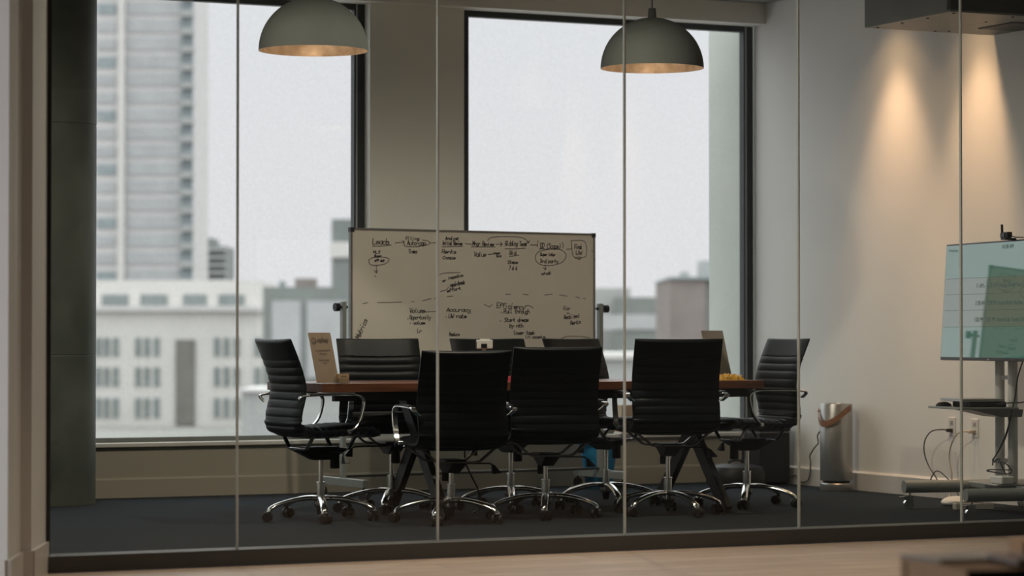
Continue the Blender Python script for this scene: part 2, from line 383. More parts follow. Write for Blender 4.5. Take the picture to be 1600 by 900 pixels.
FB('window', (480-800)*px, (540-800)*px, D-.2, 1+(525-590)*px, 1+(525-470)*px, .4, 'f_glass', t)
FB('rooftop_plant', (458-800)*px, (490-800)*px, D+2, 1+(525-449)*px, 1+(525-434)*px, 3, 'f_brick', t)
FB('rooftop_vent', (433-800)*px, (441-800)*px, D+2, 1+(525-449)*px, 1+(525-438)*px, 2, 'f_dark', t)
D = 380; px = D/4150
t = empty('slab_tower', 'narrow grey slab tower beside the left window frame', 'building')
FB('tower_body', (518-800)*px, (580-800)*px, D, G, 1+(525-342)*px, 15, 'f_bluegrey', t)
FB('pale_band', (516-800)*px, (582-800)*px, D-.5, 1+(525-402)*px, 1+(525-378)*px, .6, 'f_white', t)
D = 180; px = D/4150
t = empty('flat_roofed_building', 'pale grey low building in front of the glazed office', 'building')
FB('block_body', (378-800)*px, (620-800)*px, D, G, 1+(525-612)*px, 10, 'f_pale', t)
FB('parapet', (376-800)*px, (622-800)*px, D-.3, 1+(525-612)*px, 1+(525-607)*px, 10.6, 'f_tower', t)
# car on the street
t = empty('parked_car', 'pale car parked in the street before the white office block', 'car', VW(-26.3, 228, G), R(-20))
bm = bmesh.new()
pr = [(-2.2,.3),(-2.2,.8),(-1.5,.95),(-.9,1.42),(.7,1.45),(1.3,.98),(2.1,.85),(2.2,.35)]
a = [bm.verts.new((x, -.85, q)) for x, q in pr]; b_ = [bm.verts.new((x, .85, q)) for x, q in pr]
for i in range(8): bm.faces.new((a[i], a[(i+1) % 8], b_[(i+1) % 8], b_[i]))
bm.faces.new(a); bm.faces.new(b_[::-1]); obj('car_body', bm, M['car'], t, bevel=.08)
for x in (-1.35, 1.35):
    for y in (-.8, .8):
        bm = bmesh.new(); bm_tube(bm, [(x, y-.1, .32), (x, y+.1, .32)], .32, 16); obj('wheel', bm, M['black'], t)
# through the right window
D = 350; px = D/4150
t = empty('long_grey_building', 'long blue-grey building right of the whiteboard', 'building')
FB('block_body', (700-800)*px, (985-800)*px, D, G, 1+(525-450)*px, 20, 'f_pale', t)
FB('lower_wing', (960-800)*px, (1075-800)*px, D-6, G, 1+(525-465)*px, 20, 'f_bluegrey', t)
FB('window_band', (930-800)*px, (1045-800)*px, D-6.3, 1+(525-515)*px, 1+(525-492)*px, .6, 'f_glass', t)
D = 200; px = D/4150
t = empty('brick_building', 'brownish brick block with a bluish end seen in the right window', 'building')
FB('block_body', (1047-800)*px, (1103-800)*px, D, G, 1+(525-434)*px, 20, 'f_brick', t)
FB('glazed_end', (1103-800)*px, (1190-800)*px, D+.5, G, 1+(525-434)*px, 20, 'f_bluegrey', t)
FB('parapet', (1045-800)*px, (1192-800)*px, D-.3, 1+(525-436)*px, 1+(525-432)*px, 20, 'f_dark', t)
FB('rooftop_plant', (1077-800)*px, (1088-800)*px, D+8, 1+(525-436)*px, 1+(525-420)*px, 4, 'f_pale', t)
FB('rooftop_tank', (1107-800)*px, (1180-800)*px, D+8, 1+(525-436)*px, 1+(525-402)*px, 4, 'f_pale', t)
D = 120; px = D/4150
t = empty('roof_terrace', 'pale flat roof across the way, seen low in the right window', 'building')
FB('block_body', (700-800)*px, (1300-800)*px, D, G, 1+(525-560)*px, 14, 'f_pale', t)
FB('parapet', (698-800)*px, (1302-800)*px, D-.3, 1+(525-560)*px, 1+(525-552)*px, 14.6, 'f_white', t)

# ================================================================ PENDANT LAMPS
def pendant(label, x, y, z):
    t = empty('pendant_lamp', label, 'lamp', (x, y, z), group='dome pendant lamps over the table')
    r = .305; bm = bmesh.new(); n = 20
    outp = [(r*math.cos(R(90*i/n)), r*.985*math.sin(R(90*i/n))) for i in range(n)] + [(.012, r*.985)]
    ri = r-.004; inn = [(ri*math.cos(R(90*i/n)), ri*.985*math.sin(R(90*i/n))) for i in range(n)] + [(.012, ri*.985)]
    bm_lathe(bm, outp, 64); obj('lamp_shade', bm, M['lamp_out'], t, smooth=60)
    bm = bmesh.new(); bm_lathe(bm, [(r, 0)] + inn, 64); s = obj('shade_lining', bm, M['lamp_in'], t, smooth=60); s['label'] = 'gold leaf lining of the shade'
    bm = bmesh.new(); bm_lathe(bm, [(0, .36), (.022, .355), (.026, .30), (.026, .20), (0, .20)], 20); obj('lamp_holder', bm, M['lamp_out'], t, smooth=40)
    bm = bmesh.new(); bm_lathe(bm, [(0, .115), (.018, .12), (.03, .145), (.022, .18), (.014, .2), (0, .2)], 20); obj('bulb', bm, M['bulb'], t, smooth=60)
    bm = bmesh.new(); bm_tube(bm, [(0, 0, .35), (0, 0, CZ-z-.02)], .004, 8); obj('cord', bm, M['lamp_out'], t, smooth=True)
    bm = bmesh.new(); bm_lathe(bm, [(0, CZ-z-.03), (.05, CZ-z-.025), (.06, CZ-z), (0, CZ-z)], 24); obj('ceiling_rose', bm, M['lamp_out'], t, smooth=40)
    l = light('pendant_glow', 'POINT', (x, y, z+.07), (0,0,0), 1.3, (1, .72, .48), shadow_soft_size=.03)
pendant('grey dome pendant lamp above the table, nearer the tall concrete column', 5.35, 13.78, 2.605)
pendant('grey dome pendant lamp hanging in front of the right window', 7.49, 13.78, 2.60)

# ================================================================ CEILING AIR UNIT
t = empty('air_conditioning_unit', 'grey sheet metal ceiling box against the right wall', 'air conditioner', (8.715, 12.5, 2.86))
B('casing', (0, .93, .03, .88, .012, .498), M['box_metal'], t)
B('front_panel', (.004, .93, 0, .03, .012, .498), M['box_metal_d'], t)  # shadow on the unit's front is painted in with the dark sheet colour
bm = bmesh.new(); bm_box(bm, 0, .50, 0, .88, 0, .012); bm_box(bm, .503, .93, 0, .88, 0, .012); obj('bottom_panel', bm, M['box_metal'], t)
B('grille', (.62, .90, .25, .60, -.006, 0), M['box_metal_d'], t)
for i in range(9):
    bm = bmesh.new(); xx, yy = (.06, .05+.26*i) if i < 4 else ((.47, .05+.26*(i-4)) if i < 8 else (.55, .8)); bm_lathe(bm, [(0, -.006), (.008, -.005), (.009, 0), (0, 0)], 10, (xx, yy)); obj('screw', bm, M['blacksteel'], t)

# ================================================================ TABLE
TX0, TX1, TY0, TY1 = 5.282, 8.06, 13.457, 14.33
t = empty('conference_table', 'long walnut conference table with crossed black steel legs', 'table', ((TX0+TX1)/2, (TY0+TY1)/2, 0))
hx, hy = (TX1-TX0)/2, (TY1-TY0)/2
B('tabletop', (-hx, hx, -hy, hy, .712, .76), M['tabletop'], t, bevel=.003)
bm = bmesh.new(); bm_box(bm, -hx+.10, hx-.06, -hy+.08, -hy+.12, .662, .711); bm_box(bm, -hx+.28, hx-.22, hy-.36, hy-.32, .662, .711)
bm_box(bm, -hx+.28, -hx+.32, -hy+.12, hy-.36, .662, .711); bm_box(bm, hx-.26, hx-.22, -hy+.12, hy-.36, .662, .711); obj('apron', bm, M['blacksteel'], t)
for x in (6.03-6.671, 7.82-6.671):
    for s in (-1, 1):
        bm = bmesh.new(); bm_bar(bm, [(x+s*.021, s*.45, 0), (x+s*.021, -s*.165, .70)], .04, .085, side=(1,0,0), rnd=.1); obj('leg', bm, M['blacksteel'], t)
    B('leg_plate', (x-.06, x+.06, -.34, .34, .700, .711), M['blacksteel'], t)

# ================================================================ CHAIRS
PROF = [(-.300,1.000),(-.272,.935),(-.243,.865),(-.220,.795),(-.208,.735),(-.212,.68),(-.226,.625),(-.234,.575),(-.226,.53),(-.195,.503),(-.145,.492),(-.06,.49),(.05,.497),(.15,.502),(.215,.495),(.245,.470)]
def chair_shell():
    pts = catmull([(f, 0, z) for f, z in PROF], 24)
    L = [0]
    for a, b in zip(pts, pts[1:]): L.append(L[-1] + (b-a).length)
    N = 240; P = []; S = []
    for k in range(N):
        s = L[-1]*k/(N-1); i = 0
        while i < len(L)-2 and L[i+1] < s: i += 1
        u = (s-L[i])/max(1e-9, L[i+1]-L[i]); P.append(pts[i].lerp(pts[i+1], u)); S.append(s)
    return P, S, L[-1]
SP, SS, SL = chair_shell()
SPLIT = next(i for i, s in enumerate(SS) if SP[i].x > -.21 and SP[i].z < .53)
def shell_part(i0, i1):
    bm = bmesh.new(); M_ = 14; W = .2525; rings = []; top = .118; pitch = .0465
    for i in range(i0, i1+1):
        p = SP[i]; t = (SP[min(i+1, len(SP)-1)] - SP[max(i-1, 0)]).normalized(); n = Vector((t.z, 0, -t.x))   # points backwards/down
        s = SS[i]
        e0 = min(1, s/.012); e1 = min(1, (SL-s)/.02); end = math.sqrt(max(.05, min(1, e0*(2-e0))*min(1, e1*(2-e1))))
        g = 1.0 if s < top else abs(math.sin(math.pi*(s-top)/pitch))**.45
        base = .017 if p.z > .56 else .017 + .010*min(1, (.56-p.z)/.05)
        h = (base*.72 + base*.5*g)*end
        if s < .012: h = (base*1.22)*end
        ring = []
        curve = .012 if p.z > .55 else .004
        for j in range(M_+1):
            u = -1 + 2*j/M_; e = max(.22, (1-abs(u)**7)**.5) if abs(u) < 1 else .22
            c = p + Vector((0, u*W, 0)) + n*(-curve*u*u)
            ring.append(c + n*h*e)
        for j in range(M_, -1, -1):
            u = -1 + 2*j/M_; e = max(.22, (1-abs(u)**7)**.5) if abs(u) < 1 else .22
            c = p + Vector((0, u*W, 0)) + n*(-curve*u*u)
            ring.append(c - n*h*e)
        rings.append([bm.verts.new(v) for v in ring])
    k = len(rings[0])
    for a, b in zip(rings, rings[1:]):
        for j in range(k): bm.faces.new((a[j], a[(j+1) % k], b[(j+1) % k], b[j]))
    bm.faces.new(rings[0][::-1]); bm.faces.new(rings[-1])
    return bm
def make_chair():
    t = empty('office_chair', 'x', 'chair', group='ribbed black leather office chairs around the table')
    up = []
    up.append(obj('backrest', shell_part(0, SPLIT), M['leather'], t, smooth=50))
    up.append(obj('seat', shell_part(SPLIT, len(SP)-1), M['leather'], t, smooth=50))
    for s in (-1, 1):
        y = s*.282
        path = catmull([(-.232, s*.256, .655), (-.245, s*.285, .682), (-.225, y, .694), (-.15, y, .698), (-.05, y, .700), (.06, y, .700), (.115, y, .688), (.135, y, .66), (.125, y, .60), (.105, y, .55), (.075, s*.285, .515), (.045, s*.27, .497)], 6)
        bm = bmesh.new(); bm_bar(bm, path, .030, .011, rnd=.5); a = obj('armrest', bm, M['chrome'], t, smooth=35); up.append(a)
        bm = bmesh.new(); bm_bar(bm, catmull([(-.19, y, .701), (-.1, y, .705), (.0, y, .706), (.075, y, .704)], 4), .034, .012, rnd=.6)
        obj('arm_pad', bm, M['black'], a, smooth=35)['label'] = 'black arm pad'
        bm = bmesh.new(); bm_tube(bm, [(.05, s*.262, .499), (.05, s*.285, .499)], .012, 12); obj('arm_bolt', bm, M['chrome'], a, smooth=True)
    for f in (-.135, .115):
        zt = .468
        bm = bmesh.new(); bm_bar(bm, [(f, -.235, zt+.012), (f, -.205, zt), (f, -.125, .402), (f, -.10, .396), (f, .10, .396), (f, .125, .402), (f, .205, zt), (f, .235, zt+.012)], .022, .012, side=(1,0,0), rnd=.4)
        up.append(obj('seat_support', bm, M['dchrome'], t, smooth=30))
    bm = bmesh.new()
    a = [(-.165,-.045,.392),(.15,-.045,.392),(.15,.045,.392),(-.165,.045,.392)]; b_ = [(-.05,-.035,.335),(.05,-.035,.335),(.05,.035,.335),(-.05,.035,.335)]
    va = [bm.verts.new(p) for p in a]; vb = [bm.verts.new(p) for p in b_]; bm.faces.new(va); bm.faces.new(vb[::-1])
    for i in range(4): bm.faces.new((va[i], va[(i+1) % 4], vb[(i+1) % 4], vb[i]))
    bm_box(bm, -.10, .09, -.06, .06, .388, .408)
    m = obj('tilt_mechanism', bm, M['black'], t, bevel=.004); up.append(m)
    bm = bmesh.new(); bm_lathe(bm, [(0, .285), (.024, .285), (.027, .292), (.025, .375), (0, .375)], 20, (.085, 0)); obj('tension_knob', bm, M['black'], m, smooth=35)
    bm = bmesh.new(); bm_tube(bm, catmull([(.03, -.02, .385), (.03, -.12, .382), (.03, -.225, .380), (.03, -.250, .370)], 4), .0045, 8); lv = obj('tilt_lever', bm, M['black'], t, smooth=True); up.append(lv)
    bm = bmesh.new(); v0 = [bm.verts.new(p) for p in ((.022,-.243,.372),(.038,-.243,.372),(.038,-.258,.372),(.022,-.258,.372))]; v1 = [bm.verts.new(p) for p in ((.014,-.246,.322),(.046,-.246,.322),(.046,-.300,.326),(.014,-.300,.326))]
    bm.faces.new(v0); bm.faces.new(v1[::-1])
    for i in range(4): bm.faces.new((v0[i], v0[(i+1) % 4], v1[(i+1) % 4], v1[i]))
    obj('lever_paddle', bm, M['black'], lv, bevel=.003)
    bm = bmesh.new(); bm_lathe(bm, [(0, .18), (.0135, .18), (.0135, .345), (0, .345)], 20); obj('gas_lift', bm, M['chrome'], t, smooth=35)
    bm = bmesh.new(); bm_lathe(bm, [(0, .125), (.0235, .125), (.0235, .205), (.026, .207), (.026, .213), (.0135, .214), (0, .214)], 24); obj('column_cover', bm, M['chrome'], t, smooth=35)
    bm = bmesh.new(); bm_lathe(bm, [(0, .035), (.018, .035), (.022, .07), (.034, .08), (.036, .125), (.030, .135), (0, .135)], 24); obj('base_hub', bm, M['dchrome'], t, smooth=35)
    leg0 = cas0 = None
    for k in range(5):
        if leg0 is None:
            path = catmull([(.025,0,.122),(.08,0,.124),(.15,0,.117),(.22,0,.102),(.27,0,.086),(.298,0,.070),(.305,0,.055)], 4)
            n = len(path); bm = bmesh.new()
            bm_bar(bm, path, [.048-.014*i/n for i in range(n)], [.026-.006*i/n for i in range(n)], rnd=.85); leg0 = leg = obj('base_leg', bm, M['chrome'], t, smooth=45)
            bm = bmesh.new()
            for y in (-.019, .019):
                bm_lathe_pts = [(0,-.012),(.022,-.012),(.0275,-.007),(.0285,0),(.0275,.007),(.022,.012),(0,.012)]
                tb = bmesh.new(); bm_lathe(tb, bm_lathe_pts, 20)
                bmesh.ops.transform(tb, matrix=Matrix.Translation((.012, y, .0285)) @ Matrix.Rotation(R(90), 4, 'X'), verts=tb.verts)
                me = bpy.data.meshes.new('tmp'); tb.to_mesh(me); tb.free(); bm.from_mesh(me); bpy.data.meshes.remove(me)
            bm_tube(bm, [(0, 0, .03), (0, 0, .062)], .009, 10); bm_box(bm, -.01, .02, -.008, .008, .02, .052)
            cas0 = cas = obj('caster', bm, M['black'], leg, loc=(.300, 0, 0), smooth=35)
        else:
            leg = leg0.copy(); COL.objects.link(leg); leg.parent = t
            cas = cas0.copy(); COL.objects.link(cas); cas.parent = leg
        cas.rotation_euler = (0, 0, R(40 + 73*k))
        leg['spoke'] = k
    return t
def kids(o): return [c for c in COL.objects if c.parent == o]
def copy_tree(o, parent=None):
    c = o.copy(); COL.objects.link(c); c.parent = parent
    for ch in kids(o): copy_tree(ch, c)
    return c
UP = ('backrest', 'seat', 'armrest', 'seat_support', 'tilt_mechanism', 'tilt_lever')
proto = make_chair()
# x, y, facing (degrees, world), base spoke angle (degrees from the viewing-right axis), seat drop, label
CH = [
 (5.38, 13.74,   2,  -82, .0,  'black ribbed leather office chair at the left end of the table, in profile'),
 (6.02, 14.25, -96,  -95, .0,  'black ribbed office chair behind the table, beside the tan table sign'),
 (5.96, 13.27,  83, -105, .062,'black office chair with its back to the glass, lowest and nearest of the three'),
 (6.735, 14.14, -86,  -88, .0,  'black office chair behind the table, mostly hidden behind the small white device'),
 (6.62, 13.44,  78,  -92, .045,'black office chair with its back to the glass, middle one of the three'),
 (7.42, 14.24, -69,  -78, .0,  'black office chair behind the table turned aside, in front of the blue bin'),
 (7.35, 13.34,  74,  -61, .0, 'black office chair with its back to the glass, in front of the pale table sign'),
 (8.12, 13.76, 178,  -26, .0,  'black ribbed leather office chair at the right end of the table, in profile'),
]
for i, (x, y, fa, sa, dz, lab) in enumerate(CH):
    c = proto if i == 0 else copy_tree(proto)
    c.location = (x, y, 0); c.rotation_euler = (0, 0, R(fa)); c['label'] = lab
    for ch in kids(c):
        n = ch.name.split('.')[0]
        if n in UP: ch.location.z = -dz
        if n == 'base_leg': ch.rotation_euler = (0, 0, R(sa - 25.5 - fa + 72*ch['spoke']))

# ================================================================ WHITEBOARD
BL = 1.83; BH = 1.22; BA = math.atan2(15.61-15.42, 8.02-6.23)
t = empty('whiteboard', 'large rolling whiteboard covered in black handwriting, standing before the windows', 'whiteboard', (6.23, 15.42, 0), BA)
ZT = 1.697; ZB = ZT-BH
B('writing_surface', (.012, BL-.012, -.010, .010, ZB+.012, ZT-.012), M['board'], t)
bm = bmesh.new()
for bx in ((0,BL,-.014,.014,ZT-.014,ZT),(0,BL,-.014,.014,ZB,ZB+.014),(0,.014,-.014,.014,ZB+.014,ZT-.014),(BL-.014,BL,-.014,.014,ZB+.014,ZT-.014)): bm_box(bm, *bx)
obj('board_frame', bm, M['alu'], t)
for x in (.012, BL-.012):
    for z in (ZT-.012, ZB+.012): B('corner_cap', (x-.014, x+.014, -.016, .016, z-.014, z+.014), M['blacksteel'], t)
B('pen_tray', (.25, BL-.25, -.075, -.0145, ZB-.010, ZB+.004), M['alu'], t)
for x, s in ((-.045, -1), (BL+.045, 1)):
    B('stand_post', (x-.014, x+.014, -.02, .02, .12, 1.235), M['greymetal'], t, bevel=.003)
    bm = bmesh.new(); bm_tube(bm, [(x-s*.03, 0, 1.20), (x+s*.055, 0, 1.20)], .009, 10); bm_tube(bm, [(x+s*.03, 0, 1.20), (x+s*.06, 0, 1.20)], .026, 14); obj('pivot_knob', bm, M['black'], t, smooth=35)
    ft = B('stand_foot', (x-.02, x+.02, -.30, .30, .085, .135), M['greymetal'], t, bevel=.003)
    for y in (-.27, .27):
        bm = bmesh.new(); bm_tube(bm, [(x-.014, y, .036), (x+.014, y, .036)], .036, 18); bm_tube(bm, [(x, y, .05), (x, y, .085)], .008, 8); obj('caster', bm, M['black'], ft, smooth=35)
B('cross_rail', (-.03, BL+.03, -.012, .012, .137, .152), M['blacksteel'], t)
# handwriting: single-stroke letters drawn as thin marker ribbons on the board
GL = {
'a':['46 16 04 03 12 32 46','46 43 52'],'b':['09 02','05 26 45 43 22 02'],'c':['45 26 05 03 12 32 43'],'d':['45 26 05 03 12 32 44','49 43 52'],'e':['04 44 45 26 05 03 12 43'],
'f':['48 29 18 12','06 36'],'g':['45 26 05 03 12 32 45','46 41 20 00'],'h':['09 02','05 26 45 42'],'i':['16 12','18 19'],'j':['26 21 00','28 29'],'k':['09 02','46 04 42'],'l':['19 13 32'],
'm':['06 02','05 16 26 22','25 36 46 42'],'n':['06 02','04 26 45 42'],'o':['26 05 03 22 43 45 26'],'p':['06 00','05 26 45 43 22 03'],'q':['45 26 05 03 22 43','46 40'],'r':['06 02','04 26 45'],
's':['45 26 05 34 43 22 02'],'t':['19 13 32','06 36'],'u':['06 03 22 42','46 42'],'v':['06 22 46'],'w':['06 12 25 32 46'],'x':['06 42','46 02'],'y':['06 23','46 10 00'],'z':['06 46 02 42'],
'A':['02 29 42','14 34'],'B':['09 02 32 44 35 05','35 47 39 09'],'C':['48 29 06 04 22 43'],'D':['09 02 22 45 47 29 09'],'E':['49 09 02 42','05 35'],'F':['49 09 02','05 35'],'I':['29 22'],'L':['09 02 42'],
'M':['02 09 24 49 42'],'N':['02 09 42 49'],'O':['29 06 04 22 44 46 29'],'P':['02 09 39 47 35 05'],'R':['02 09 39 47 35 05','25 42'],'S':['48 29 07 35 43 22 02'],'T':['09 49','29 22'],'U':['09 03 22 43 49'],
'V':['09 22 49'],'W':['09 12 26 32 49'],'(':['39 16 14 31'],')':['19 36 34 11'],'/':['01 49'],'-':['15 35'],'3':['08 29 37 15 34 23 02'],'7':['09 49 12'],'6':['39 05 03 22 43 25 05'],' ':[]}
WR = [("Leads",0.157,0.101,0.121,0.037,0),("Filing",0.395,0.069,0.099,0.020,0),("Auto-cap",0.405,0.101,0.137,0.029,0),("Times",0.414,0.153,0.066,0.025,0),("Analyst",0.685,0.063,0.101,0.020,0),("Initial Review",0.661,0.096,0.149,0.025,0),("Rents",0.661,0.150,0.106,0.025,0),("Comps",0.666,0.186,0.096,0.020,0),("MLS",0.162,0.157,0.051,0.016,0),("Buyer",0.171,0.181,0.051,0.016,0),("off mkt",0.171,0.210,0.074,0.016,0),("Mngr Review",0.887,0.097,0.161,0.029,0),("Value",0.897,0.166,0.092,0.029,0),("super",1.048,0.148,0.049,0.016,0),("bid",1.068,0.168,0.034,0.016,0),("Bidding Team",1.132,0.092,0.163,0.029,0),("Bid",1.166,0.150,0.049,0.025,0),("Steps",1.151,0.208,0.079,0.020,0),("7 6 6",1.161,0.249,0.064,0.025,0),("DD (Scope)",1.400,0.104,0.161,0.033,0),("Super inter",1.400,0.154,0.120,0.020,0),("3rd party",1.400,0.200,0.141,0.025,0),("Final",1.667,0.104,0.061,0.029,0),("UW",1.677,0.142,0.051,0.025,0),("what",1.410,0.280,0.080,0.020,5),("inspection",0.709,0.316,0.111,0.020,10),("or",0.666,0.333,0.029,0.016,10),("repair/break",0.723,0.365,0.111,0.025,12),("effort",0.699,0.398,0.106,0.020,10),("Volume",0.424,0.530,0.114,0.029,0),("Opportunity",0.424,0.571,0.156,0.025,0),("volume",0.452,0.603,0.085,0.020,0),("Lr",0.480,0.656,0.033,0.025,0),("Metrics",0.064,0.700,.135,.036,64),("Accuracy",0.695,0.521,0.178,0.025,0),("UW rate",0.709,0.562,0.135,0.025,0),("Efficiency",1.068,0.494,0.217,0.033,-3),("Pull through",1.122,0.531,0.198,0.029,0),("Start dream",1.127,0.585,0.183,0.025,0),("by nth",1.166,0.622,0.104,0.025,0),("lower task",1.196,0.668,0.164,0.025,0),("in costs",1.285,0.693,0.155,0.020,0),("For",1.581,0.508,0.056,0.025,0),("v",1.606,0.533,0.020,0.016,0),("Realised",1.586,0.567,0.117,0.025,6),("Rents",1.636,0.605,0.081,0.025,8),("Pasture",0.714,0.676,0.077,0.020,0),]
LN = [[ (0.157,0.113),(0.222,0.112),(0.292,0.103) ],[ (0.320,0.090),(0.367,0.085),(0.386,0.081) ],[ (0.372,0.073),(0.386,0.081),(0.376,0.093) ],[ (0.386,0.093),(0.391,0.109),(0.461,0.112),(0.532,0.103),(0.570,0.090),(0.561,0.074),(0.513,0.067) ],[ (0.575,0.086),(0.628,0.081) ],[ (0.661,0.109),(0.815,0.102) ],[ (0.834,0.085),(0.883,0.088) ],[ (0.878,0.105),(1.058,0.102) ],[ (1.063,0.085),(1.112,0.084) ],[ (1.097,0.072),(1.112,0.084),(1.097,0.097) ],[ (1.132,0.113),(1.211,0.112),(1.290,0.106) ],[ (0.999,0.062),(1.034,0.040),(1.137,0.034),(1.250,0.036),(1.300,0.056),(1.310,0.073) ],[ (1.295,0.065),(1.310,0.073),(1.320,0.056) ],[ (1.325,0.085),(1.380,0.084) ],[ (1.385,0.055),(1.380,0.071),(1.380,0.096) ],[ (1.570,0.060),(1.581,0.080),(1.575,0.101) ],[ (1.395,0.109),(1.560,0.110) ],[ (1.166,0.162),(1.240,0.153) ],[ (1.004,0.152),(1.053,0.147) ],[ (1.390,0.125),(1.460,0.112),(1.550,0.110),(1.596,0.135),(1.596,0.168),(1.560,0.198),(1.485,0.216),(1.410,0.213),(1.370,0.188),(1.365,0.155),(1.390,0.125) ],[ (1.440,0.212),(1.440,0.242) ],[ (1.425,0.229),(1.440,0.246),(1.450,0.233) ],[ (1.606,0.109),(1.646,0.104) ],[ (1.641,0.050),(1.748,0.056),(1.758,0.149),(1.702,0.158),(1.657,0.151),(1.641,0.050) ],[ (1.672,0.163),(1.712,0.175),(1.697,0.167),(1.723,0.166) ],[ (1.804,0.114),(1.809,0.123) ],[ (0.129,0.202),(0.157,0.186),(0.227,0.181),(0.269,0.188),(0.273,0.204),(0.241,0.225),(0.176,0.234),(0.138,0.226),(0.129,0.202) ],[ (0.185,0.238),(0.185,0.278) ],[ (0.171,0.266),(0.185,0.282),(0.194,0.266) ],[ (0.171,0.298),(0.180,0.306) ],[ (0.618,0.293),(0.675,0.276),(0.795,0.270) ],[ (0.651,0.395),(0.695,0.382),(0.709,0.365) ],[ (0.088,0.475),(0.125,0.467) ],[ (0.194,0.467),(0.278,0.466),(0.367,0.462) ],[ (0.438,0.461),(0.457,0.457) ],[ (0.518,0.453),(0.580,0.440) ],[ (0.604,0.440),(0.637,0.431) ],[ (0.699,0.427),(0.743,0.422) ],[ (1.137,0.407),(1.176,0.407) ],[ (1.270,0.406),(1.310,0.410) ],[ (1.435,0.409),(1.495,0.404) ],[ (1.550,0.408),(1.611,0.416) ],[ (1.677,0.420),(1.712,0.428) ],[ (1.733,0.428),(1.753,0.432) ],[ (0.975,0.474),(1.014,0.490),(1.034,0.474) ],[ (1.285,0.481),(1.320,0.480),(1.350,0.497) ],[ (0.532,0.526),(0.589,0.521),(0.618,0.521) ],[ (1.102,0.523),(1.107,0.527) ],[ (1.092,0.581),(1.102,0.581) ],[ (0.409,0.567),(0.414,0.571) ],[ (0.428,0.595),(0.433,0.599) ],[ (0.690,0.554),(0.695,0.558) ],[ (1.565,0.693),(1.611,0.680),(1.712,0.680),(1.789,0.689) ],[ (0.873,0.516),(0.873,0.532),(0.849,0.528) ],]
def ribbon(bm, pts, wd, y):
    for a, b in zip(pts, pts[1:]):
        a = Vector(a); b = Vector(b); d = b-a
        if d.length < 1e-5: continue
        d.normalize(); n = Vector((-d.y, d.x))*wd/2; e = d*wd*.35
        bm.faces.new([bm.verts.new((p.x, y, p.y)) for p in (a-e+n, a-e-n, b+e-n, b+e+n)])
rnd = random.Random(3)
bm = bmesh.new()
for s, u, v, wd, h, rot in WR:
    nch = len(s); adv = wd/nch; k = h/7; ca, sa_ = math.cos(R(rot)), math.sin(R(rot))
    for i, chx in enumerate(s):
        for st in GL.get(chx, []):
            pts = []
            for p in st.split():
                x = i*adv + int(p[0])/4.6*adv + rnd.uniform(-.0012, .0012) + int(p[1])*k*.10; z = (int(p[1])-2)*k + rnd.uniform(-.0012, .0012)
                pts.append((u + x*ca - z*sa_, ZT - v + x*sa_ + z*ca))
            ribbon(bm, pts, .0050, -.0108)
hw = obj('handwriting', bm, M['ink'], t)
bm = bmesh.new()
for l in LN:
    pts = [(p[0], ZT-p[1]) for p in l]
    if len(pts) > 3: pts = [(q.x, q.y) for q in catmull([(a, b, 0) for a, b in pts], 5)]
    ribbon(bm, pts, .0045, -.0108)
obj('marker_lines', bm, M['ink'], t)

# ================================================================ TEXT
def text(name, body, parent, loc, size, width=None, m='screentext', rot=(R(90), 0, 0)):
    c = bpy.data.curves.new(name, 'FONT'); c.body = body; c.size = size; c.materials.append(M[m])
    o = bpy.data.objects.new(name, c); COL.objects.link(o); o.parent = parent; o.location = loc; o.rotation_euler = rot
    bpy.context.view_layer.update()
    me = bpy.data.meshes.new_from_object(o.evaluated_get(bpy.context.evaluated_depsgraph_get()))
    bpy.data.objects.remove(o); bpy.data.curves.remove(c)
    if width:
        w0 = max(v.co.x for v in me.vertices); k = width/w0
        for v in me.vertices: v.co.x *= k
    o = bpy.data.objects.new(name, me); COL.objects.link(o); o.parent = parent; o.location = loc; o.rotation_euler = rot
    return o

